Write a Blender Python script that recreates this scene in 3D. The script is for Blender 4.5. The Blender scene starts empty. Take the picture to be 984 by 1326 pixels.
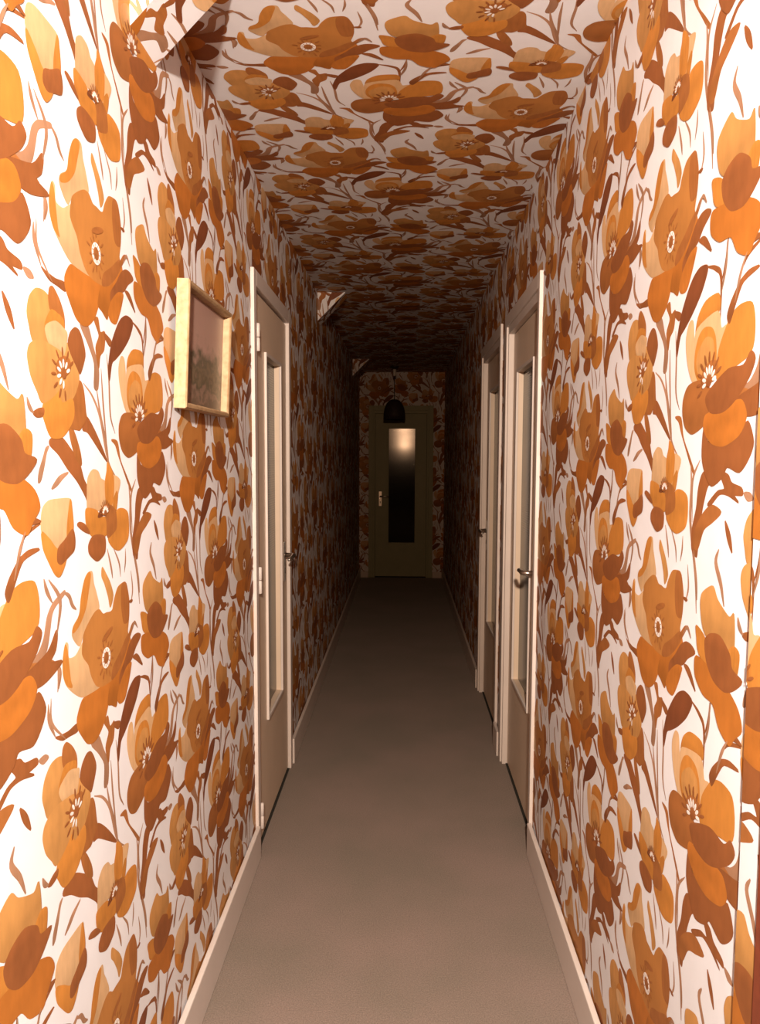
import bpy, bmesh, math, random
import numpy as np
from mathutils import Vector, Matrix

random.seed(7)
rng = np.random.default_rng(7)
scene = bpy.context.scene
COL = scene.collection

# ------------------------------------------------------------------ camera
EYE = 1.489                       # lens height
YAW, PITCH, ROLL = -0.0321, -0.0759, 0.0038
cam_data = bpy.data.cameras.new('camera')
cam = bpy.data.objects.new('camera', cam_data)
COL.objects.link(cam)
cam_data.sensor_fit = 'VERTICAL'
cam_data.sensor_height = 36.0
cam_data.lens = 36.0 * 950.0 / 1326.0
cam_data.clip_start = 0.02
fwd = Vector((math.sin(YAW) * math.cos(PITCH), math.cos(YAW) * math.cos(PITCH), math.sin(PITCH)))
rt0 = Vector((math.cos(YAW), -math.sin(YAW), 0))
up0 = rt0.cross(fwd)
rt = rt0 * math.cos(ROLL) + up0 * math.sin(ROLL)
up = up0 * math.cos(ROLL) - rt0 * math.sin(ROLL)
cam.matrix_world = Matrix(((rt.x, up.x, -fwd.x, 0), (rt.y, up.y, -fwd.y, 0), (rt.z, up.z, -fwd.z, EYE), (0, 0, 0, 1)))
scene.camera = cam

# ------------------------------------------------------------------ world, flash, exposure
world = bpy.data.worlds.new('world')
scene.world = world
world.use_nodes = True
world.node_tree.nodes['Background'].inputs['Color'].default_value = (0.05, 0.035, 0.025, 1)
world.node_tree.nodes['Background'].inputs['Strength'].default_value = 0.05

# absorbing air, added so the depth darkens faster and warmer than flash falloff
vol = world.node_tree.nodes.new('ShaderNodeVolumeAbsorption')
vol.inputs['Color'].default_value = (0.417, 0.278, 0.139, 1)
vol.inputs['Density'].default_value = 0.215
world.node_tree.links.new(vol.outputs['Volume'], world.node_tree.nodes['World Output'].inputs['Volume'])

fl = bpy.data.lights.new('camera_flash', 'SPOT')
fl.energy = 1400.0
fl.color = (1.0, 0.99, 0.95)
fl.shadow_soft_size = 0.05
fl.spot_size = math.radians(150)
fl.spot_blend = 1.0
flash = bpy.data.objects.new('camera_flash', fl)
COL.objects.link(flash)
flash.location = (0.02, -0.70, 2.05)
flash.rotation_euler = (math.radians(90 - 22), 0, 0)

scene.view_settings.view_transform = 'Standard'
scene.view_settings.look = 'None'
scene.view_settings.gamma = 1.0
scene.view_settings.use_curve_mapping = False
scene.view_settings.exposure = 0.0

# ------------------------------------------------------------------ measures (metres)
XL, XR, YE, H = -0.541, 0.490, 8.95, 2.5
Y0, YSTEP = 0.55, 1.031           # near end of the corridor; where the right wall steps in
BASE_H, BASE_T = 0.123, 0.016

# ------------------------------------------------------------------ materials
def nodes_of(name):
    m = bpy.data.materials.new(name)
    m.use_nodes = True
    nt = m.node_tree
    return m, nt, nt.nodes['Principled BSDF']

def lnk(nt, a, ao, b, bi):
    nt.links.new(a.outputs[ao], b.inputs[bi])

def mat_plain(name, col, rough=0.5, metal=0.0, var=0.06, scale=30.0, bump=0.0, bscale=200.0, spec=0.4):
    m, nt, b = nodes_of(name)
    tc = nt.nodes.new('ShaderNodeTexCoord')
    n = nt.nodes.new('ShaderNodeTexNoise')
    n.inputs['Scale'].default_value = scale
    n.inputs['Detail'].default_value = 4
    lnk(nt, tc, 'Object', n, 'Vector')
    r = nt.nodes.new('ShaderNodeValToRGB')
    r.color_ramp.elements[0].position = 0.3
    r.color_ramp.elements[1].position = 0.7
    r.color_ramp.elements[0].color = (*[c * (1 - var) for c in col], 1)
    r.color_ramp.elements[1].color = (*[min(1, c * (1 + var)) for c in col], 1)
    lnk(nt, n, 'Fac', r, 'Fac')
    lnk(nt, r, 'Color', b, 'Base Color')
    b.inputs['Roughness'].default_value = rough
    b.inputs['Metallic'].default_value = metal
    b.inputs['Specular IOR Level'].default_value = spec
    if bump:
        n2 = nt.nodes.new('ShaderNodeTexNoise')
        n2.inputs['Scale'].default_value = bscale
        n2.inputs['Detail'].default_value = 3
        lnk(nt, tc, 'Object', n2, 'Vector')
        bp = nt.nodes.new('ShaderNodeBump')
        bp.inputs['Strength'].default_value = bump
        bp.inputs['Distance'].default_value = 0.002
        lnk(nt, n2, 'Fac', bp, 'Height')
        lnk(nt, bp, 'Normal', b, 'Normal')
    return m

M = {}
M['plaster'] = mat_plain('plaster', (0.6, 0.57, 0.52), 0.8)
M['paper'] = mat_plain('wallpaper_ground', (0.80, 0.79, 0.83), 0.62, var=0.03, scale=14, spec=0.25)
M['cream'] = mat_plain('cream_paint', (0.71, 0.635, 0.60), 0.42, var=0.03, scale=8, bump=0.05, bscale=120)
M['leafpaint'] = mat_plain('door_paint', (0.76, 0.61, 0.48), 0.45, var=0.03, scale=8, bump=0.05, bscale=120)
M['olive'] = mat_plain('olive_dimmed_for_depth', (0.36, 0.37, 0.23), 0.5, var=0.05, scale=8)  # olive hue, darkened so the colour carries the far end's dimness
M['steel'] = mat_plain('steel', (0.62, 0.58, 0.54), 0.28, metal=1.0, var=0.05)
M['redwood'] = mat_plain('red_stained_wood', (0.20, 0.042, 0.016), 0.5, var=0.12, scale=60)
M['shade'] = mat_plain('dark_lamp_shade', (0.035, 0.022, 0.018), 0.6, var=0.3, scale=40)
M['cord'] = mat_plain('dark_cord', (0.03, 0.025, 0.02), 0.6)
M['ceramic'] = mat_plain('white_ceramic', (0.75, 0.72, 0.68), 0.25)
M['gap'] = mat_plain('dark_gap', (0.03, 0.028, 0.022), 0.9)

def mat_print():
    m, nt, b = nodes_of('wallpaper_print')
    ac = nt.nodes.new('ShaderNodeAttribute'); ac.attribute_name = 'ink'
    av = nt.nodes.new('ShaderNodeAttribute'); av.attribute_name = 'brush'
    sep = nt.nodes.new('ShaderNodeSeparateXYZ')
    lnk(nt, av, 'Vector', sep, 'Vector')
    # fine brush streaks running along the petal
    mp = nt.nodes.new('ShaderNodeMapping')
    mp.inputs['Scale'].default_value = (9, 1.3, 1)
    lnk(nt, av, 'Vector', mp, 'Vector')
    n = nt.nodes.new('ShaderNodeTexNoise')
    n.inputs['Scale'].default_value = 1.6
    n.inputs['Detail'].default_value = 5
    lnk(nt, mp, 'Vector', n, 'Vector')
    # watery wash over the petal
    n2 = nt.nodes.new('ShaderNodeTexNoise')
    n2.inputs['Scale'].default_value = 1.7
    n2.inputs['Detail'].default_value = 1
    lnk(nt, av, 'Vector', n2, 'Vector')
    a = nt.nodes.new('ShaderNodeMath'); a.operation = 'MULTIPLY_ADD'
    lnk(nt, n, 'Fac', a, 0); a.inputs[1].default_value = 0.45; a.inputs[2].default_value = 0.42
    a2 = nt.nodes.new('ShaderNodeMath'); a2.operation = 'MULTIPLY_ADD'
    lnk(nt, n2, 'Fac', a2, 0); a2.inputs[1].default_value = 0.55; lnk(nt, a, 0, a2, 2)
    a3 = nt.nodes.new('ShaderNodeMath'); a3.operation = 'MULTIPLY_ADD'
    lnk(nt, sep, 'Y', a3, 0); a3.inputs[1].default_value = 0.18; lnk(nt, a2, 0, a3, 2)
    a4 = nt.nodes.new('ShaderNodeMath'); a4.operation = 'SUBTRACT'
    lnk(nt, a3, 0, a4, 0); a4.inputs[1].default_value = 0.0
    mx = nt.nodes.new('ShaderNodeVectorMath'); mx.operation = 'SCALE'
    lnk(nt, ac, 'Color', mx, 0); lnk(nt, a4, 0, mx, 'Scale')
    lnk(nt, mx, 'Vector', b, 'Base Color')
    b.inputs['Roughness'].default_value = 0.6
    b.inputs['Specular IOR Level'].default_value = 0.25
    return m
M['print'] = mat_print()

def mat_carpet():
    m, nt, b = nodes_of('carpet')
    tc = nt.nodes.new('ShaderNodeTexCoord')
    n = nt.nodes.new('ShaderNodeTexNoise'); n.inputs['Scale'].default_value = 260; n.inputs['Detail'].default_value = 3
    n2 = nt.nodes.new('ShaderNodeTexNoise'); n2.inputs['Scale'].default_value = 2.2; n2.inputs['Detail'].default_value = 3
    lnk(nt, tc, 'Object', n, 'Vector'); lnk(nt, tc, 'Object', n2, 'Vector')
    r = nt.nodes.new('ShaderNodeValToRGB')
    r.color_ramp.elements[0].position = 0.3; r.color_ramp.elements[1].position = 0.7
    r.color_ramp.elements[0].color = (0.20, 0.155, 0.13, 1)
    r.color_ramp.elements[1].color = (0.31, 0.245, 0.215, 1)
    lnk(nt, n, 'Fac', r, 'Fac')
    r2 = nt.nodes.new('ShaderNodeValToRGB')
    r2.color_ramp.elements[0].position = 0.35; r2.color_ramp.elements[1].position = 0.65
    r2.color_ramp.elements[0].color = (0.86, 0.88, 0.84, 1); r2.color_ramp.elements[1].color = (1.05, 1.0, 1.0, 1)
    lnk(nt, n2, 'Fac', r2, 'Fac')
    mx = nt.nodes.new('ShaderNodeMix'); mx.data_type = 'RGBA'; mx.blend_type = 'MULTIPLY'
    mx.inputs['Factor'].default_value = 1.0
    nt.links.new(r.outputs['Color'], mx.inputs['A']); nt.links.new(r2.outputs['Color'], mx.inputs['B'])
    nt.links.new(mx.outputs['Result'], b.inputs['Base Color'])
    b.inputs['Roughness'].default_value = 0.95
    b.inputs['Specular IOR Level'].default_value = 0.1
    b.inputs['Sheen Weight'].default_value = 0.15
    bp = nt.nodes.new('ShaderNodeBump'); bp.inputs['Strength'].default_value = 0.6; bp.inputs['Distance'].default_value = 0.003
    lnk(nt, n, 'Fac', bp, 'Height'); lnk(nt, bp, 'Normal', b, 'Normal')
    return m
M['carpet'] = mat_carpet()

def mat_glass(name, rough, rib, ior=1.5):
    m, nt, b = nodes_of(name)
    b.inputs['Base Color'].default_value = (0.03, 0.034, 0.028, 1)
    b.inputs['Roughness'].default_value = rough
    b.inputs['Transmission Weight'].default_value = 0.7
    b.inputs['IOR'].default_value = ior
    tc = nt.nodes.new('ShaderNodeTexCoord')
    sp = nt.nodes.new('ShaderNodeSeparateXYZ'); lnk(nt, tc, 'Object', sp, 'Vector')
    k = nt.nodes.new('ShaderNodeMath'); k.operation = 'MULTIPLY'; k.inputs[1].default_value = 2 * math.pi / 0.010
    lnk(nt, sp, 'Z', k, 0)
    s = nt.nodes.new('ShaderNodeMath'); s.operation = 'SINE'; lnk(nt, k, 0, s, 0)
    bp = nt.nodes.new('ShaderNodeBump'); bp.inputs['Strength'].default_value = rib; bp.inputs['Distance'].default_value = 0.001
    lnk(nt, s, 0, bp, 'Height'); lnk(nt, bp, 'Normal', b, 'Normal')
    return m
M['ribbed'] = mat_glass('ribbed_glass', 0.16, 0.3, 1.25)
M['endglass'] = mat_glass('rippled_glass', 0.10, 0.03)

def mat_gold():
    m, nt, b = nodes_of('gilt_wood')
    tc = nt.nodes.new('ShaderNodeTexCoord')
    n = nt.nodes.new('ShaderNodeTexNoise'); n.inputs['Scale'].default_value = 60; n.inputs['Detail'].default_value = 5
    lnk(nt, tc, 'Object', n, 'Vector')
    r = nt.nodes.new('ShaderNodeValToRGB')
    r.color_ramp.elements[0].position = 0.3; r.color_ramp.elements[1].position = 0.7
    r.color_ramp.elements[0].color = (0.36, 0.215, 0.105, 1); r.color_ramp.elements[1].color = (0.48, 0.325, 0.18, 1)
    lnk(nt, n, 'Fac', r, 'Fac'); lnk(nt, r, 'Color', b, 'Base Color')
    b.inputs['Roughness'].default_value = 0.45; b.inputs['Metallic'].default_value = 0.15
    bp = nt.nodes.new('ShaderNodeBump'); bp.inputs['Strength'].default_value = 0.3; bp.inputs['Distance'].default_value = 0.002
    lnk(nt, n, 'Fac', bp, 'Height'); lnk(nt, bp, 'Normal', b, 'Normal')
    return m
M['gold'] = mat_gold()

def mat_painting():
    # rosy sky above a dark bunch of foliage with paler blooms low in the middle
    m, nt, b = nodes_of('painted_canvas')
    tc = nt.nodes.new('ShaderNodeTexCoord')
    sp = nt.nodes.new('ShaderNodeSeparateXYZ'); lnk(nt, tc, 'Generated', sp, 'Vector')
    n = nt.nodes.new('ShaderNodeTexNoise'); n.inputs['Scale'].default_value = 8.0; n.inputs['Detail'].default_value = 6
    lnk(nt, tc, 'Generated', n, 'Vector')
    a = nt.nodes.new('ShaderNodeMath'); a.operation = 'MULTIPLY_ADD'
    lnk(nt, n, 'Fac', a, 0); a.inputs[1].default_value = 0.75; lnk(nt, sp, 'Z', a, 2)
    r = nt.nodes.new('ShaderNodeValToRGB')
    cr = r.color_ramp
    cr.elements[0].position = 0.40; cr.elements[0].color = (0.13, 0.085, 0.055, 1)
    cr.elements[1].position = 1.0; cr.elements[1].color = (0.36, 0.22, 0.18, 1)
    for p, c in ((0.50, (0.24, 0.15, 0.11)), (0.60, (0.09, 0.07, 0.04)), (0.70, (0.17, 0.12, 0.075)), (0.80, (0.10, 0.08, 0.05)), (0.92, (0.28, 0.18, 0.14))):
        e = cr.elements.new(p); e.color = (*c, 1)
    lnk(nt, a, 0, r, 'Fac'); lnk(nt, r, 'Color', b, 'Base Color')
    b.inputs['Roughness'].default_value = 0.4
    return m
M['painting'] = mat_painting()

# ------------------------------------------------------------------ mesh helpers
def link(name, me, mat, parent=None, **props):
    o = bpy.data.objects.new(name, me)
    COL.objects.link(o)
    if mat is not None and not me.materials:
        me.materials.append(mat)
    if parent is not None:
        o.parent = parent
    for k, v in props.items():
        o[k] = v
    return o

def empty(name, **props):
    o = bpy.data.objects.new(name, None)
    o.empty_display_size = 0.1
    COL.objects.link(o)
    for k, v in props.items():
        o[k] = v
    return o

def add_box(bm, lo, hi):
    vs = [bm.verts.new((x, y, z)) for x in (lo[0], hi[0]) for y in (lo[1], hi[1]) for z in (lo[2], hi[2])]
    for f in ((0, 1, 3, 2), (4, 6, 7, 5), (0, 4, 5, 1), (2, 3, 7, 6), (0, 2, 6, 4), (1, 5, 7, 3)):
        bm.faces.new([vs[i] for i in f])

def finish(bm, name, bevel=0.0, smooth=False):
    bmesh.ops.recalc_face_normals(bm, faces=bm.faces)
    if bevel:
        bmesh.ops.bevel(bm, geom=bm.edges[:], offset=bevel, segments=2, affect='EDGES', profile=0.6)
    me = bpy.data.meshes.new(name)
    bm.to_mesh(me)
    bm.free()
    if smooth:
        for p in me.polygons:
            p.use_smooth = True
    return me

def boxes(name, blist, mat, parent=None, bevel=0.0, **props):
    bm = bmesh.new()
    for lo, hi in blist:
        add_box(bm, [min(a, b) for a, b in zip(lo, hi)], [max(a, b) for a, b in zip(lo, hi)])
    return link(name, finish(bm, name, bevel), mat, parent, **props)

def tube(bm, pts, rad, seg=10):
    rings = []
    for i, p in enumerate(pts):
        p = Vector(p)
        d = (Vector(pts[min(i + 1, len(pts) - 1)]) - Vector(pts[max(i - 1, 0)])).normalized()
        ref = Vector((0, 0, 1)) if abs(d.z) < 0.9 else Vector((1, 0, 0))
        u = d.cross(ref).normalized(); v = d.cross(u)
        r = rad[i] if isinstance(rad, (list, tuple)) else rad
        rings.append([bm.verts.new(p + u * r * math.cos(2 * math.pi * k / seg) + v * r * math.sin(2 * math.pi * k / seg)) for k in range(seg)])
    for a, b in zip(rings, rings[1:]):
        for k in range(seg):
            bm.faces.new((a[k], a[(k + 1) % seg], b[(k + 1) % seg], b[k]))
    bm.faces.new(rings[0][::-1]); bm.faces.new(rings[-1])

def lathe(bm, prof, cx, cy, seg=32):
    rings = [[bm.verts.new((cx + r * math.cos(2 * math.pi * k / seg), cy + r * math.sin(2 * math.pi * k / seg), z)) for k in range(seg)] for r, z in prof]
    for a, b in zip(rings, rings[1:]):
        for k in range(seg):
            bm.faces.new((a[k], a[(k + 1) % seg], b[(k + 1) % seg], b[k]))

# ------------------------------------------------------------------ the wallpaper print
# One repeat of the drawing (poppies, tulips, buds, leaves, tendrils) in millimetres about the eye of the
# big poppy; 'p' = painted shape, 'l' = brush line of a width.  It repeats every REP_S, half-dropped by REP_T / 2.
REP_S, REP_T = 0.580, 0.719
SHAPES=[('l','m',4,[(-217,-12),(-216,-39),(-198,-71)]),('l','m',6,[(-181,38),(-178,23),(-183,1)]),('p','b',[(-198,-72),(-184,-75),(-154,-79),(-123,-78),(-121,-91),(-150,-88),(-175,-85)]),('p','m',[(-70,-134),(-40,-130),(-20,-163),(1,-198),(-4,-234),(-21,-233),(-18,-192),(-42,-161)]),('p','r',[(-14,-116),(3,-110),(12,-133),(32,-130),(27,-161),(9,-175),(1,-198),(-10,-164),(5,-140)]),('l','m',4,[(-11,-232),(3,-280),(24,-327),(36,-367)]),('l','m',3,[(11,-197),(17,-263),(31,-352)]),('l','m',3,[(37,-168),(45,-215),(48,-278),(68,-311)]),('l','m',3,[(-64,-230),(-28,-250),(2,-286),(32,-361),(81,-403)]),('p','b',[(29,-132),(60,-141),(52,-152),(32,-141)]),('p','k',[(140,-81),(172,-88),(150,-122),(112,-152),(80,-171),(61,-182),(48,-215),(43,-193),(55,-157),(68,-135),(91,-108),(112,-91)]),('l','b',4,[(168,-87),(202,-98),(223,-117),(226,-183)]),('l','b',3,[(299,-118),(315,-104),(369,-90)]),('l','b',2.5,[(245,-62),(238,-95),(225,-126)]),('p','b',[(-188,-336),(-185,-327),(-149,-323),(-112,-345),(-87,-363),(-71,-392),(-54,-409),(-40,-434),(-52,-444),(-67,-422),(-98,-394),(-131,-373),(-161,-350)]),('p','r',[(-121,-307),(-104,-312),(-83,-345),(-79,-368),(-101,-355),(-117,-327)]),('p','m',[(-191,-338),(-201,-341),(-210,-355),(-224,-376),(-227,-392),(-218,-388),(-207,-367),(-199,-348)]),('p','m',[(-128,-379),(-161,-385),(-187,-403),(-169,-399),(-148,-388)]),('p','b',[(-56,-286),(-31,-301),(0,-330),(29,-364),(-8,-341),(-51,-313),(-72,-308)]),('p','r',[(49,-323),(78,-326),(92,-361),(121,-392),(146,-420),(138,-420),(106,-382),(81,-352),(67,-332)]),('l','m',4,[(129,-407),(135,-438),(136,-504),(165,-591),(175,-655)]),('l','m',3,[(168,-399),(140,-435),(144,-505)]),('l','m',3,[(18,-521),(34,-558),(40,-580)]),('l','m',2.5,[(47,-524),(72,-555),(78,-583)]),('l','m',2.5,[(105,-532),(104,-556),(97,-578)]),('l','m',2.5,[(131,-579),(138,-618),(127,-645)]),('p','b',[(180,-421),(212,-415),(245,-421),(239,-434),(206,-439),(191,-464),(180,-496),(172,-547),(167,-561),(146,-550),(144,-518),(159,-481),(165,-446)]),('p','r',[(218,-471),(256,-479),(226,-497),(193,-513),(172,-547),(155,-544),(154,-522),(180,-492)]),('p','b',[(245,-418),(275,-421),(289,-433),(321,-439),(325,-449),(299,-451),(314,-461),(278,-452),(248,-452),(218,-470),(204,-470),(239,-448),(264,-442)]),('p','m',[(329,-446),(347,-445),(358,-453),(341,-456)]),('l','b',6,[(271,-491),(285,-513),(299,-537)]),('l','m',5,[(253,-537),(244,-559),(265,-590),(279,-622)]),('l','m',4,[(155,-551),(169,-598),(176,-632)]),('l','m',2.5,[(371,-365),(372,-405),(416,-447)]),('p','m',[(-155,-567),(-182,-575),(-198,-582),(-214,-598),(-226,-627),(-246,-646),(-274,-654),(-291,-663),(-280,-676),(-257,-673),(-238,-661),(-217,-646),(-206,-620),(-199,-599),(-188,-587),(-155,-573)]),('p','r',[(-274,-654),(-291,-663),(-294,-681),(-277,-688),(-249,-690),(-224,-678),(-194,-675),(-203,-667),(-238,-661)]),('l','m',4,[(-158,-569),(-139,-579),(-128,-596),(-114,-606)]),('l','m',4,[(-220,-537),(-212,-557),(-195,-579)]),('l','m',3.5,[(-196,-672),(-181,-689),(-187,-722)]),('p','t',[(-66,166),(-49,165),(-44,144),(-33,123),(-26,92),(-87,66),(-104,50),(-120,59),(-132,74),(-126,88),(-104,101),(-96,128),(-81,156)]),('p','o',[(-66,166),(-55,162),(-65,136),(-78,108),(-102,86),(-126,77),(-129,84),(-104,102),(-94,132),(-81,155)]),('p','t',[(-158,64),(-148,63),(-147,40),(-121,37),(-87,53),(-66,22),(-39,-16),(-9,-46),(-65,-46),(-104,-38),(-135,-20),(-159,1),(-168,26)]),('p','o',[(-158,64),(-151,55),(-147,33),(-142,2),(-137,-11),(-155,-2),(-166,18),(-167,40)]),('p','a',[(-6,167),(12,150),(28,132),(40,107),(25,88),(17,109),(2,136),(-10,152)]),('p','d',[(-99,-44),(-76,-45),(-41,-47),(-9,-46),(31,-44),(8,-84),(-13,-113),(-40,-130),(-64,-133),(-87,-125),(-108,-103),(-121,-86),(-123,-70),(-113,-55)]),('p','d',[(24,-45),(63,-33),(114,8),(120,-11),(88,-48),(65,-64),(48,-96),(41,-105),(21,-95),(3,-85)]),('p','A',[(-86,68),(-63,83),(-41,93),(-23,93),(-8,82),(8,81),(25,79),(35,82),(43,97),(61,117),(83,122),(101,121),(112,103),(118,79),(114,46),(107,23),(115,5),(89,-19),(59,-40),(24,-48),(-16,-47),(-43,-38),(-63,-15),(-73,8),(-89,23),(-97,35),(-93,54)]),('p','r',[(83,120),(105,118),(117,81),(113,45),(89,44),(80,70),(78,94)]),('p','r',[(32,-27),(68,-7),(107,17),(113,5),(85,-22),(52,-42),(24,-48)]),('l','b',3,[(114,80),(130,79),(137,79)]),('p','b',[(62,-53),(89,-30),(113,-6),(137,6),(161,6),(177,-3),(148,-19),(127,-36),(95,-49),(64,-73)]),('l','b',6,[(131,-35),(154,-42),(184,-66)]),('p','r',[(113,5),(139,32),(127,30),(106,9)]),('p','d',[(95,-47),(122,-43),(118,-56),(105,-79),(84,-105),(59,-105),(49,-93),(61,-71)]),('p','a',[(-219,-109),(-200,-106),(-181,-110),(-157,-126),(-137,-137),(-138,-146),(-181,-182),(-228,-187),(-240,-165),(-245,-146),(-237,-124)]),('p','r',[(-175,-98),(-163,-94),(-143,-109),(-129,-130),(-130,-152),(-147,-131),(-173,-131),(-179,-114)]),('p','o',[(-173,-131),(-150,-132),(-132,-138),(-130,-152),(-154,-149),(-194,-159)]),('p','r',[(-79,-228),(-65,-240),(-58,-278),(-56,-289),(-81,-308),(-93,-309),(-118,-305),(-108,-279),(-103,-251)]),('p','a',[(-118,-172),(-102,-185),(-81,-218),(-88,-239),(-107,-259),(-143,-269),(-160,-251),(-143,-225),(-141,-191)]),('p','b',[(-91,-143),(-74,-146),(-60,-164),(-55,-184),(-75,-215),(-86,-208),(-108,-188),(-118,-172),(-109,-154)]),('p','t',[(-191,-158),(-158,-145),(-130,-152),(-120,-159),(-133,-192),(-166,-192),(-185,-178)]),('p','o',[(-201,-271),(-160,-249),(-143,-269),(-107,-261),(-103,-286),(-121,-307),(-149,-323),(-185,-323),(-203,-301),(-209,-286)]),('p','a',[(-228,-186),(-205,-181),(-176,-184),(-141,-191),(-139,-215),(-157,-251),(-206,-273),(-223,-257),(-240,-236),(-248,-210),(-242,-194)]),('p','b',[(-237,-290),(-220,-283),(-204,-282),(-207,-292),(-226,-295)]),('l','m',4,[(-253,-268),(-247,-281),(-235,-290)]),('p','t',[(103,-165),(119,-166),(125,-195),(127,-225),(138,-254),(170,-277),(129,-270),(106,-244),(93,-213),(91,-187)]),('p','o',[(169,-142),(217,-140),(225,-161),(215,-172),(176,-177),(133,-194),(139,-163)]),('p','t',[(138,-181),(216,-167),(232,-196),(251,-197),(234,-254),(205,-268),(162,-271),(130,-242),(128,-209)]),('p','o',[(167,-185),(197,-190),(213,-210),(216,-249),(188,-266),(157,-273),(134,-251),(132,-221),(145,-196)]),('p','a',[(174,-202),(204,-211),(207,-246),(171,-261),(144,-251),(141,-226)]),('p','o',[(296,-173),(332,-178),(343,-212),(333,-247),(261,-265),(232,-280),(219,-261),(226,-228),(246,-201),(266,-182)]),('p','b',[(319,-129),(350,-131),(303,-141),(282,-164),(261,-193),(252,-180),(262,-163),(278,-148),(293,-137)]),('p','b',[(179,-349),(199,-371),(255,-378),(306,-362),(333,-343),(353,-373),(340,-397),(313,-416),(273,-409),(257,-425),(218,-440),(192,-422),(176,-393)]),('p','r',[(121,-270),(162,-269),(187,-282),(222,-290),(288,-311),(221,-316),(184,-327),(179,-342),(132,-355),(100,-343),(86,-320),(86,-296),(100,-277)]),('p','b',[(298,-307),(363,-291),(392,-265),(397,-272),(390,-294),(373,-309),(412,-318),(360,-334),(323,-334),(308,-317)]),('l','m',4,[(395,-272),(409,-220),(374,-181)]),('p','d',[(184,-327),(230,-322),(298,-311),(318,-317),(328,-338),(306,-362),(255,-377),(208,-371),(179,-349)]),('p','b',[(262,-262),(311,-262),(333,-245),(348,-257),(331,-282),(288,-311),(248,-325),(202,-323),(181,-301),(204,-284)]),('p','t',[(51,-390),(85,-399),(72,-425),(60,-451),(47,-453),(38,-424)]),('p','o',[(67,-419),(72,-428),(62,-455),(47,-455),(52,-433)]),('p','t',[(-38,-377),(-15,-380),(-3,-393),(18,-402),(23,-437),(8,-448),(-33,-447),(-62,-445),(-62,-418),(-58,-391)]),('p','o',[(27,-364),(45,-377),(55,-395),(51,-430),(37,-447),(17,-437),(14,-402),(23,-380)]),('p','o',[(66,-455),(98,-454),(121,-465),(124,-497),(114,-517),(77,-530),(47,-524),(22,-504),(49,-483)]),('p','o',[(-66,-442),(-26,-448),(-7,-461),(25,-466),(23,-492),(-9,-497),(-49,-490),(-67,-472),(-71,-455)]),('p','r',[(8,-450),(30,-442),(59,-454),(64,-485),(41,-497),(19,-500),(17,-471)]),('p','b',[(-22,-492),(8,-499),(7,-525),(-18,-536),(-35,-535),(-60,-520),(-62,-505),(-46,-493)]),('p','b',[(-103,-467),(-94,-463),(-73,-469),(-55,-485),(-79,-479)]),('p','k',[(-9,-449),(15,-442),(29,-446),(15,-451),(-3,-460),(-20,-460)]),('p','t',[(-216,-429),(-198,-421),(-167,-420),(-124,-423),(-125,-446),(-132,-476),(-155,-486),(-175,-496),(-197,-481),(-223,-466),(-223,-443)]),('p','o',[(-126,-423),(-120,-441),(-118,-472),(-133,-486),(-141,-480),(-137,-455)]),('p','o',[(-223,-466),(-197,-481),(-175,-498),(-155,-489),(-133,-489),(-140,-506),(-152,-527),(-169,-541),(-185,-536),(-204,-514),(-220,-491)]),('p','b',[(-121,-472),(-113,-488),(-117,-506),(-140,-515),(-163,-523),(-176,-516),(-172,-497),(-150,-487)]),('l','b',4,[(-223,-450),(-243,-448),(-257,-452)]),('p','a',[(240,-598),(258,-616),(299,-634),(315,-626),(320,-673),(311,-700),(216,-680),(194,-642),(196,-619),(215,-606)]),('p','o',[(318,-674),(337,-681),(332,-713),(316,-713),(301,-688)]),('p','o',[(179,-674),(215,-686),(228,-721),(256,-743),(194,-718),(182,-693)]),('p','d',[(185,-724),(232,-729),(261,-746),(303,-744),(340,-762),(354,-788),(332,-808),(315,-825),(278,-811),(254,-783),(215,-779),(183,-760),(177,-738)]),('p','b',[(271,-670),(306,-689),(316,-709),(349,-717),(325,-737),(292,-750),(251,-744),(223,-720),(215,-691),(235,-675)]),('l','m',3,[(244,-783),(241,-824),(226,-865)]),('l','m',3,[(310,-820),(292,-847),(276,-885)]),('l','m',3,[(124,-702),(142,-686),(159,-701)])]
INK = {'t': (0.60, 0.37, 0.19), 'a': (0.52, 0.25, 0.075), 'o': (0.50, 0.195, 0.035), 'd': (0.44, 0.145, 0.022),
       'A': (0.43, 0.175, 0.042), 'r': (0.34, 0.12, 0.030), 'b': (0.27, 0.088, 0.025), 'm': (0.36, 0.185, 0.105),
       'k': (0.19, 0.055, 0.018), 'w': (0.80, 0.74, 0.70)}

def smooth_loop(p, n):
    p = np.asarray(p, float)
    a, b, c, d = np.roll(p, 1, 0), p, np.roll(p, -1, 0), np.roll(p, -2, 0)
    out = []
    for k in range(n):
        t = k / n
        out.append(b * (1 + 2 * t) * (1 - t) ** 2 + (c - a) * 0.42 * t * (1 - t) ** 2 + c * t * t * (3 - 2 * t) + (d - b) * 0.42 * t * t * (t - 1))
    return np.stack(out, 1).reshape(-1, 2)

def grow(p, w):
    """let neighbouring brush shapes overlap a little, as the printed colours do"""
    nx = np.roll(p, -1, 0) - np.roll(p, 1, 0)
    n = np.stack([nx[:, 1], -nx[:, 0]], 1) / (np.linalg.norm(nx, axis=1)[:, None] + 1e-9)
    area = 0.5 * np.sum(p[:, 0] * np.roll(p[:, 1], -1) - np.roll(p[:, 0], -1) * p[:, 1])
    return p + n * (w if area > 0 else -w)

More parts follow.
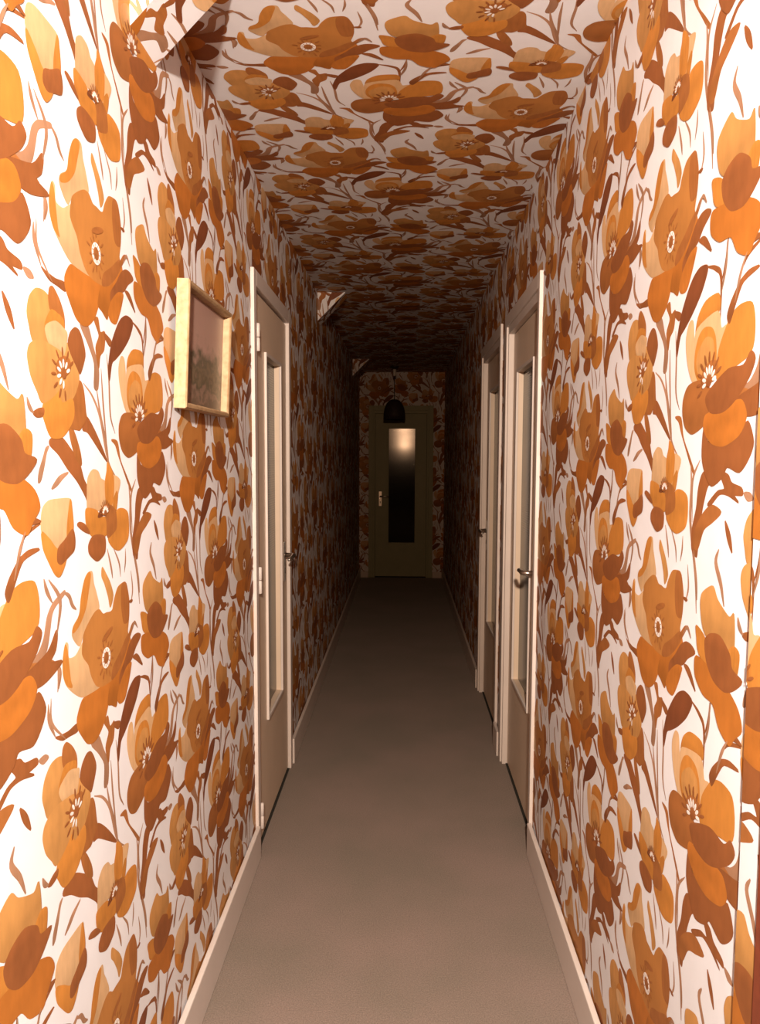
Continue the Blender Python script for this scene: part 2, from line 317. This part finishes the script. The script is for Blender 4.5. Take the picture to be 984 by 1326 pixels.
def smooth_line(p, n):
    p = np.asarray(p, float)
    e = np.vstack([2 * p[0] - p[1], p, 2 * p[-1] - p[-2]])
    out = []
    for i in range(1, len(e) - 2):
        a, b, c, d = e[i - 1], e[i], e[i + 1], e[i + 2]
        for k in range(n):
            t = k / n
            out.append(b * (1 + 2 * t) * (1 - t) ** 2 + (c - a) * 0.5 * t * (1 - t) ** 2 + c * t * t * (3 - 2 * t) + (d - b) * 0.5 * t * t * (t - 1))
    out.append(p[-1])
    return np.array(out)

def ellipse(cx, cy, rx, ry, ang=0.0, n=12):
    a = np.arange(n) * 2 * math.pi / n
    x, y = rx * np.cos(a), ry * np.sin(a)
    return np.stack([cx + x * math.cos(ang) - y * math.sin(ang), cy + x * math.sin(ang) + y * math.cos(ang)], 1)

def build_motif():
    out = []
    for s in SHAPES:
        if s[0] == 'p':
            out.append((grow(smooth_loop(s[2], 4), 1.3), s[1]))
        else:
            q = smooth_line(s[3], 5)
            d = np.gradient(q, axis=0)
            nrm = np.stack([-d[:, 1], d[:, 0]], 1) / (np.linalg.norm(d, axis=1)[:, None] + 1e-9)
            w = s[2] * np.sin(np.linspace(0.25, math.pi - 0.25, len(q)))[:, None] * 1.2
            out.append((np.vstack([q + nrm * w, (q - nrm * w)[::-1]]), s[1]))
    # eye of the big poppy: brown halo strokes, white ring, brown heart with pale dots
    for k in range(14):
        a = 2 * math.pi * k / 14 + 0.2
        r = 27 + 6 * math.sin(k * 2.4)
        out.append((ellipse(r * math.cos(a), r * math.sin(a) * 1.1, 8, 2.2, a, 8), 'r'))
    out.append((ellipse(8, 42, 26, 6, 0.3), 'r'))
    out.append((ellipse(0, 0, 19, 19, 0, 20), 'w'))
    out.append((ellipse(0, 0, 11.5, 11.5, 0, 14), 'r'))
    for k in range(11):
        a = 2 * math.pi * k / 11
        out.append((ellipse(14.5 * math.cos(a), 14.5 * math.sin(a), 3.2, 1.1, a, 6), 'r'))
    # stamens of the other blooms
    for (cx, cy, a0, a1, sc) in ((-137, -223, 0.4, 4.6, 1.0), (195, -274, 0.2, 3.4, 1.15), (11, -456, 0.3, 2.9, 0.6)):
        out.append((ellipse(cx, cy + 12 * sc, 28 * sc, 16 * sc, 0.3, 14), 'r'))
        for k in range(9):
            a = a0 + (a1 - a0) * k / 8 + 0.2
            out.append((ellipse(cx + 34 * sc * math.cos(a), cy + 34 * sc * math.sin(a), 9 * sc, 2.6 * sc, a, 8), 'b'))
        for k in range(8):
            a = a0 + (a1 - a0) * k / 7
            out.append((ellipse(cx + 17 * sc * math.cos(a), cy + 17 * sc * math.sin(a), 7 * sc, 3.1 * sc, a, 8), 'w'))
        out.append((ellipse(cx, cy, 8 * sc, 8 * sc, 0, 10), 'b'))
    res = []
    for q, c in out:
        q = q / 1000.0
        lo, hi = q.min(0), q.max(0)
        v = INK[c]
        tint = rng.uniform(0.95, 1.05)
        res.append((q, tuple(x * tint for x in v), lo, hi, rng.uniform(0, 20)))
    return res
MOTIF = build_motif()
MLO = np.min([m[2] for m in MOTIF], 0)
MHI = np.max([m[3] for m in MOTIF], 0)

def clip_convex(p, poly):
    c = poly.mean(0)
    for i in range(len(poly)):
        a, b = poly[i], poly[(i + 1) % len(poly)]
        n = np.array([-(b - a)[1], (b - a)[0]])
        if (c - a) @ n < 0:
            n = -n
        d = (p - a) @ n
        if (d >= 0).all():
            continue
        if (d < 0).all():
            return None
        out = []
        for k in range(len(p)):
            k2 = (k + 1) % len(p)
            if d[k] >= 0:
                out.append(p[k])
            if (d[k] >= 0) != (d[k2] >= 0):
                out.append(p[k] + (p[k2] - p[k]) * (d[k] / (d[k] - d[k2])))
        p = np.array(out)
        if len(p) < 3:
            return None
    return p

LAYER = 0.00001
def wallpaper(parent, panels, name='floral_wallpaper'):
    """panels: (origin, s-axis, t-axis, normal, polygon in (s, t), anchor of the big poppy's eye in (s, t))"""
    V, F, LEN, INKS, BR, MI = [], [], [], [], [], []
    nv = 0
    def emit(p, O, sv, tv, n, off, ink, brush, mi):
        nonlocal nv
        V.append(O + p[:, :1] * sv + p[:, 1:] * tv + n * off)
        INKS.append(np.tile(np.array([*ink, 1.0]), (len(p), 1)))
        BR.append(brush)
        LEN.append(len(p)); MI.append(mi)
        nv += len(p)
    for O, sv, tv, n, poly, anc in panels:
        O, sv, tv, n, poly = [np.asarray(a, float) for a in (O, sv, tv, n, poly)]
        emit(poly, O, sv, tv, n, 0.0004, (0.8, 0.78, 0.8), np.zeros((len(poly), 3)), 0)
        lo, hi = poly.min(0), poly.max(0)
        i0 = math.floor((lo[0] - anc[0] - MHI[0]) / REP_S); i1 = math.ceil((hi[0] - anc[0] - MLO[0]) / REP_S)
        for i in range(i0, i1 + 1):
            bt = anc[1] + (i % 2) * REP_T / 2
            j0 = math.floor((lo[1] - bt - MHI[1]) / REP_T); j1 = math.ceil((hi[1] - bt - MLO[1]) / REP_T)
            for j in range(j0, j1 + 1):
                d = np.array([anc[0] + i * REP_S, bt + j * REP_T])
                for li, (q, ink, ql, qh, rnd) in enumerate(MOTIF):
                    a, b = ql + d, qh + d
                    if (a > hi).any() or (b < lo).any():
                        continue
                    p = q + d
                    if len(poly) > 4 or (a < lo).any() or (b > hi).any() or len(poly) == 3:
                        p = clip_convex(p, poly)
                        if p is None:
                            continue
                    br = np.column_stack([(p[:, 0] - a[0]) / (b[0] - a[0]) * 0.5 + rnd, (p[:, 1] - a[1]) / (b[1] - a[1]), np.full(len(p), rnd)])
                    emit(p, O, sv, tv, n, 0.0004 + LAYER * (li + 1), ink, br, 1)
    V = np.vstack(V).astype(np.float32)
    LEN = np.array(LEN, np.int32)
    me = bpy.data.meshes.new(name)
    me.vertices.add(len(V)); me.vertices.foreach_set('co', V.ravel())
    me.loops.add(len(V)); me.loops.foreach_set('vertex_index', np.arange(len(V), dtype=np.int32))
    me.polygons.add(len(LEN))
    me.polygons.foreach_set('loop_start', np.concatenate([[0], np.cumsum(LEN)[:-1]]).astype(np.int32))
    me.materials.append(M['paper']); me.materials.append(M['print'])
    me.polygons.foreach_set('material_index', np.array(MI, np.int32))
    at = me.attributes.new('ink', 'FLOAT_COLOR', 'POINT'); at.data.foreach_set('color', np.vstack(INKS).astype(np.float32).ravel())
    at = me.attributes.new('brush', 'FLOAT_VECTOR', 'POINT'); at.data.foreach_set('vector', np.vstack(BR).astype(np.float32).ravel())
    me.update(calc_edges=True)
    return link(name, me, None, parent)

def rect(s0, s1, t0, t1):
    return [(s0, t0), (s1, t0), (s1, t1), (s0, t1)]

LEFT = ((XL, 0, 0), (0, 1, 0), (0, 0, 1), (1, 0, 0))
RIGHT = ((XR, 0, 0), (0, -1, 0), (0, 0, 1), (-1, 0, 0))
TOP = ((0, 0, H), (1, 0, 0), (0, -1, 0), (0, 0, -1))
END = ((0, YE, 0), (1, 0, 0), (0, 0, 1), (0, -1, 0))
ANC_L = (1.296, 1.840)
ANC_R = (-1.400, 1.884)
ANC_T = (-0.243, -1.891)
ANC_E = (0.28, 1.95)
YEDGE = 0.974                     # the last strip of paper ends here
ANC_STRIP = (-1.25, 1.44)

# ------------------------------------------------------------------ doors: openings (outer edge of the casing, wall side)
# u0, u1: casing outer edges; o0, o1: casing inner edges
D1 = dict(c0=2.605, o0=2.650, o1=3.388, c1=3.44)            # left
D2 = dict(c0=2.668, o0=2.700, o1=3.505, c1=3.570)            # right, near
D3 = dict(c0=3.720, o0=3.772, o1=4.590, c1=4.650)            # right, far
D4 = dict(c0=-0.428, o0=-0.372, o1=0.300, c1=0.356)          # end
CAS_T = 2.148
OPEN_T = 2.092

# ------------------------------------------------------------------ structure
floor = boxes('floor', [((XL - 0.12, Y0, -0.06), (XR + 0.12, YE + 0.12, 0.0))], M['carpet'], kind='structure',
              label='worn brown grey fitted carpet running down the corridor')
ceil = boxes('ceiling', [((XL - 0.12, Y0, H), (XR + 0.12, YE + 0.12, H + 0.06))], M['plaster'], kind='structure',
             label='ceiling papered with the same orange poppy wallpaper')
T = 0.12
def wall_boxes(x0, x1, doors, y0):
    out, y = [], y0
    for d in doors:
        out.append(((x0, y, 0), (x1, d['c0'] + 0.01, H)))
        out.append(((x0, d['c0'] + 0.01, CAS_T - 0.02), (x1, d['c1'] - 0.01, H)))
        y = d['c1'] - 0.01
    out.append(((x0, y, 0), (x1, YE + T, H)))
    return out
wl = boxes('wall_left', wall_boxes(XL - T, XL, [D1], Y0), M['plaster'], kind='structure',
           label='left corridor wall papered with large orange poppies')
wr = boxes('wall_right', wall_boxes(XR, XR + T, [D2, D3], YSTEP) + [((XR - 0.003, YEDGE, 0), (XR + T, YSTEP, H)), ((XR, Y0, 0), (XR + T, YEDGE - 0.063, H))], M['plaster'], kind='structure',
           label='right corridor wall papered with large orange poppies')
wb = boxes('wall_back', [((XL, YE, 0), (D4['c0'] + 0.01, YE + T, H)), ((D4['c1'] - 0.01, YE, 0), (XR, YE + T, H)),
                         ((D4['c0'] + 0.01, YE, CAS_T - 0.06), (D4['c1'] - 0.01, YE + T, H))], M['plaster'], kind='structure',
           label='dark papered wall closing the far end of the corridor')

def side_panels(frame, anc, doors, y0, sgn):
    out, y = [], y0
    def pan(a, b, t0, t1):
        s0, s1 = (a, b) if sgn > 0 else (-b, -a)
        out.append((*frame, rect(s0, s1, t0, t1), anc))
    for d in doors:
        pan(y, d['c0'] + 0.01, 0, H)
        pan(d['c0'] + 0.01, d['c1'] - 0.01, CAS_T - 0.02, H)
        y = d['c1'] - 0.01
    pan(y, YE, 0, H)
    return out
wallpaper(wl, side_panels(LEFT, ANC_L, [D1], Y0, 1))
wallpaper(wr, side_panels(RIGHT, ANC_R, [D2, D3], YSTEP, -1) +
          [((XR - 0.003, 0, 0), (0, -1, 0), (0, 0, 1), (-1, 0, 0), rect(-YSTEP, -YEDGE, 0, H), ANC_STRIP),
           (*RIGHT, rect(-YEDGE + 0.063, -Y0, 0, H), ANC_STRIP)])
wallpaper(ceil, [(*TOP, rect(XL, XR, -YE, -Y0), ANC_T)])
wallpaper(wb, [(*END, rect(XL, D4['c0'] + 0.01, 0, H), ANC_E), (*END, rect(D4['c1'] - 0.01, XR, 0, H), ANC_E),
               (*END, rect(D4['c0'] + 0.01, D4['c1'] - 0.01, CAS_T - 0.06, H), ANC_E)])

# triangular boxed-in corners between the ceiling and the left wall
LEG, DEP = 0.174, 0.15
for i, (yf, lab) in enumerate(((1.485, 'nearest papered triangular corner box under the ceiling, brightly lit'),
                               (4.62, 'middle papered triangular corner box beyond the left door'),
                               (7.75, 'farthest papered triangular corner box near the end wall'))):
    bm = bmesh.new()
    tri = [(XL, H - LEG), (XL + LEG, H), (XL, H)]
    f = [bm.verts.new((x, yf, z)) for x, z in tri]
    b = [bm.verts.new((x, yf + DEP, z)) for x, z in tri]
    bm.faces.new(f); bm.faces.new(b[::-1])
    for k in range(3):
        bm.faces.new((f[k], b[k], b[(k + 1) % 3], f[(k + 1) % 3]))
    t = link('trim_%d' % (i + 1), finish(bm, 'trim'), M['plaster'], kind='structure', label=lab)
    q = math.sqrt(0.5)
    wallpaper(t, [((0, yf, 0), (1, 0, 0), (0, 0, 1), (0, -1, 0), [tri[0], tri[1], tri[2]], (XL + 0.02, H + 0.13)),
                  ((XL, yf, H - LEG), (q, 0, q), (0, -1, 0), (q, 0, -q), rect(0, LEG / q, -DEP, 0), (0.05, 0.1))])

# red-brown upright where the near end of the right wall stops
boxes('trim_4', [((XR - 0.006, YEDGE - 0.062, 0.0), (XR + T, YEDGE - 0.001, H))], M['redwood'], bevel=0.002, kind='structure',
      label='red brown wooden upright at the near end of the right wall')

# skirting boards
def skirting(name, segs, lab):
    root = empty(name, kind='structure', label=lab)
    for lo, hi in segs:
        boxes('skirting_board', [(lo, hi)], M['cream'], root, bevel=0.004)
skirting('baseboard_left', [((XL + 0.005, Y0, 0), (XL + 0.005 + BASE_T, D1['c0'] - 0.001, BASE_H)), ((XL + 0.005, D1['c1'] + 0.001, 0), (XL + 0.005 + BASE_T, YE - 0.03, BASE_H))],
         'cream skirting board along the left wall')
skirting('baseboard_right', [((XR - 0.005 - BASE_T, YEDGE, 0), (XR - 0.005, D2['c0'] - 0.001, BASE_H)), ((XR - 0.005 - BASE_T, D2['c1'] + 0.001, 0), (XR - 0.005, D3['c0'] - 0.001, BASE_H)),
                             ((XR - 0.005 - BASE_T, D3['c1'] + 0.001, 0), (XR - 0.005, YE - 0.03, BASE_H))], 'cream skirting board along the right wall')
skirting('baseboard_back', [((XL, YE - 0.005 - BASE_T, 0), (D4['c0'] - 0.001, YE - 0.005, 0.075)), ((D4['c1'] + 0.001, YE - 0.005 - BASE_T, 0), (XR, YE - 0.005, 0.075))],
         'pale skirting board either side of the end door')

# ------------------------------------------------------------------ doors
def door(name, lab, side, d, leaf_d, glass, handle_u, lever_dir, hinge_u=None, hinge_z=(), paint='leafpaint', casing='cream', handle_z=1.04, gl='ribbed', step=True, cas_t=CAS_T, open_t=OPEN_T, hinge_len=0.10):
    """d measured along the wall, depth positive into the corridor"""
    def P(u, dep, z):
        if side == 'L': return (XL + dep, u, z)
        if side == 'R': return (XR - dep, u, z)
        return (u, YE - dep, z)
    def B(u0, u1, d0, d1, z0, z1):
        return (P(u0, d0, z0), P(u1, d1, z1))
    root = empty(name, kind='structure', label=lab)
    c0, c1, o0, o1 = d['c0'], d['c1'], d['o0'], d['o1']
    proud = 0.013
    boxes('casing', [B(c0, o0, -0.03, proud, 0, cas_t)], M[casing], root, 0.003)
    boxes('casing', [B(o1, c1, -0.03, proud, 0, cas_t)], M[casing], root, 0.003)
    boxes('casing_head', [B(o0, o1, -0.03, proud, open_t, cas_t)], M[casing], root, 0.003)
    st = 0.022 if step else 0.004
    fd = 0.004 if step else leaf_d + 0.002
    l0, l1, lt = o0 + st, o1 - st, open_t - (0.035 if step else 0.006)
    if step:
        boxes('door_frame', [B(o0, l0, -0.10, fd, 0, open_t), B(l1, o1, -0.10, fd, 0, open_t), B(l0, l1, -0.10, fd, lt, open_t)], M[casing], root, 0.0)
    else:
        boxes('door_frame', [B(o0, l0, -0.10, leaf_d - 0.03, 0, open_t), B(l1, o1, -0.10, leaf_d - 0.03, 0, open_t), B(l0, l1, -0.10, leaf_d - 0.03, lt, open_t)], M[casing], root, 0.0)
    # leaf of stiles and rails around the pane
    g0, g1, z0, z1 = glass
    e = 0.003
    b0, bt = 0.014, lt - e
    leaf = boxes('door_leaf', [B(l0 + e, g0, leaf_d - 0.04, leaf_d, b0, bt), B(g1, l1 - e, leaf_d - 0.04, leaf_d, b0, bt),
                               B(g0, g1, leaf_d - 0.04, leaf_d, b0, z0), B(g0, g1, leaf_d - 0.04, leaf_d, z1, bt)], M[paint], root)
    boxes('glass_pane', [B(g0 - 0.004, g1 + 0.004, leaf_d - 0.026, leaf_d - 0.021, z0 - 0.004, z1 + 0.004)], M[gl], leaf)
    w, pr = 0.014, 0.010
    for q in (B(g0 - w, g0, leaf_d, leaf_d + pr, z0 - w, z1 + w), B(g1, g1 + w, leaf_d, leaf_d + pr, z0 - w, z1 + w),
              B(g0, g1, leaf_d, leaf_d + pr, z0 - w, z0), B(g0, g1, leaf_d, leaf_d + pr, z1, z1 + w)):
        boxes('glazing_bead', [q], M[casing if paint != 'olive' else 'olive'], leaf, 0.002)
    # lever handle on a long plate
    pl = boxes('handle_plate', [B(handle_u - 0.018, handle_u + 0.018, leaf_d, leaf_d + 0.005, handle_z - 0.12, handle_z + 0.06)], M['steel'], leaf, 0.0015)
    bm = bmesh.new()
    k = lever_dir
    tube(bm, [P(handle_u, leaf_d + 0.004, handle_z), P(handle_u, leaf_d + 0.030, handle_z), P(handle_u + 0.004 * k, leaf_d + 0.042, handle_z),
              P(handle_u + 0.016 * k, leaf_d + 0.048, handle_z), P(handle_u + 0.06 * k, leaf_d + 0.050, handle_z + 0.002), P(handle_u + 0.10 * k, leaf_d + 0.046, handle_z - 0.004),
              P(handle_u + 0.118 * k, leaf_d + 0.040, handle_z - 0.008)], [0.010, 0.009, 0.010, 0.010, 0.009, 0.0085, 0.006], 12)
    link('handle_lever', finish(bm, 'handle_lever', smooth=True), M['steel'], leaf)
    boxes('keyhole', [B(handle_u - 0.004, handle_u + 0.004, leaf_d + 0.004, leaf_d + 0.0062, handle_z - 0.085, handle_z - 0.06)], M['gap'], leaf)
    for z in hinge_z:
        for q in (-1, 1):
            bm = bmesh.new()
            a, b_ = (z + 0.001, z + hinge_len / 2) if q > 0 else (z - hinge_len / 2, z - 0.001)
            dd = leaf_d + 0.014
            tube(bm, [P(hinge_u, dd, a), P(hinge_u, dd, a + 0.002), P(hinge_u, dd, b_ - 0.004), P(hinge_u, dd, b_)], [0.006, 0.0085, 0.0085, 0.006], 12)
            link('hinge_knuckle', finish(bm, 'hinge_knuckle', smooth=True), M['cream'], leaf)
    boxes('gap_shadow_strip', [B(l0, l1, -0.10, leaf_d + 0.007, 0.0005, 0.0035)], M['gap'], root)  # dark strip painting in the shadow gap below the leaf
    return root

door('door_1', 'cream door with tall ribbed pane on the left, beyond the picture', 'L', D1, -0.002, (2.872, 3.20, 0.445, 1.875),
     3.30, -1, 2.668, (1.915, 1.03, 0.13), step=False)
door('door_2', 'nearer cream door with tall ribbed pane on the right', 'R', D2, -0.020, (2.922, 3.325, 0.47, 1.865), 2.83, 1)
door('door_3', 'farther cream door with ribbed pane on the right', 'R', D3, -0.022, (3.965, 4.375, 0.50, 1.865), 4.49, -1,
     3.79, (1.20,), hinge_len=0.13)
door('door_4', 'olive-hued door, darkened in colour for the dim far end, with narrow pane catching the flash at the corridor end', 'E', D4, -0.012, (-0.183, 0.136, 0.431, 1.823), -0.285, 1,
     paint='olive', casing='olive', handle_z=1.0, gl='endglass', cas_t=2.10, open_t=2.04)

# ------------------------------------------------------------------ framed picture on the left wall
pic = empty('framed_picture', label='small gilt framed picture of dark foliage hanging on the left wall', category='picture')
FW, FH, FR, FDp = 0.42, 0.295, 0.020, 0.030
pic.location = (XL + 0.006, 1.70, 1.60)
pic.rotation_euler = (0, math.radians(2.6), 0)
def frame_rail(a, b, inward):
    """mitred moulding from corner a to corner b (local y, z), inward = unit (y, z) towards the picture"""
    bm = bmesh.new()
    prof = [(0.0, 0.0), (0.0, FDp * 0.9), (0.003, FDp), (0.009, FDp), (0.012, FDp * 0.93), (0.014, FDp * 0.85), (0.014, FDp * 0.25), (FR, FDp * 0.22), (FR, 0.0)]
    d = Vector((b[0] - a[0], b[1] - a[1])).normalized()
    ra, rb = [], []
    for w, x in prof:
        pa = (a[0] + inward[0] * w + d.x * w, a[1] + inward[1] * w + d.y * w)
        pb = (b[0] + inward[0] * w - d.x * w, b[1] + inward[1] * w - d.y * w)
        ra.append(bm.verts.new((x, *pa))); rb.append(bm.verts.new((x, *pb)))
    n = len(prof)
    for k in range(n):
        bm.faces.new((ra[k], ra[(k + 1) % n], rb[(k + 1) % n], rb[k]))
    bm.faces.new(ra[::-1]); bm.faces.new(rb)
    link('frame_rail', finish(bm, 'frame_rail'), M['gold'], pic)
frame_rail((0, 0), (FW, 0), (0, 1))
frame_rail((FW, FH), (0, FH), (0, -1))
frame_rail((0, FH), (0, 0), (1, 0))
frame_rail((FW, 0), (FW, FH), (-1, 0))
boxes('canvas', [((0.003, FR - 0.006, FR - 0.006), (0.008, FW - FR + 0.006, FH - FR + 0.006))], M['painting'], pic, label='dark painted canvas under a rosy sky')

# ------------------------------------------------------------------ pendant lamp near the end
lx, ly = -0.11, 8.35
lamp = empty('pendant_lamp', label='dark domed pendant lamp hanging before the end door', category='lamp')
lamp.location = (lx, ly, H)
bm = bmesh.new()
lathe(bm, [(0.001, -0.37), (0.03, -0.372), (0.06, -0.385), (0.09, -0.42), (0.112, -0.47), (0.122, -0.53), (0.125, -0.60), (0.121, -0.60), (0.117, -0.53), (0.107, -0.472), (0.086, -0.424), (0.058, -0.39), (0.001, -0.378)], 0, 0)
link('lamp_shade', finish(bm, 'lamp_shade', smooth=True), M['shade'], lamp)
bm = bmesh.new(); tube(bm, [(0, 0, -0.02), (0, 0, -0.2), (0, 0, -0.372)], 0.004, 8)
link('cord', finish(bm, 'cord', smooth=True), M['cord'], lamp)
bm = bmesh.new(); lathe(bm, [(0.001, -0.11), (0.016, -0.11), (0.019, -0.10), (0.019, -0.05), (0.016, -0.035), (0.001, -0.035)], 0, 0, 16)
link('connector', finish(bm, 'connector', smooth=True), M['ceramic'], lamp, label='small white ceramic cord connector')
bm = bmesh.new(); lathe(bm, [(0.001, -0.03), (0.03, -0.028), (0.045, -0.015), (0.048, -0.001), (0.001, -0.001)], 0, 0, 20)
link('ceiling_rose', finish(bm, 'ceiling_rose', smooth=True), M['shade'], lamp)
bm = bmesh.new(); lathe(bm, [(0.001, -0.57), (0.018, -0.565), (0.03, -0.54), (0.03, -0.515), (0.016, -0.48), (0.012, -0.45), (0.012, -0.39)], 0, 0, 16)
link('bulb', finish(bm, 'bulb', smooth=True), M['ceramic'], lamp)
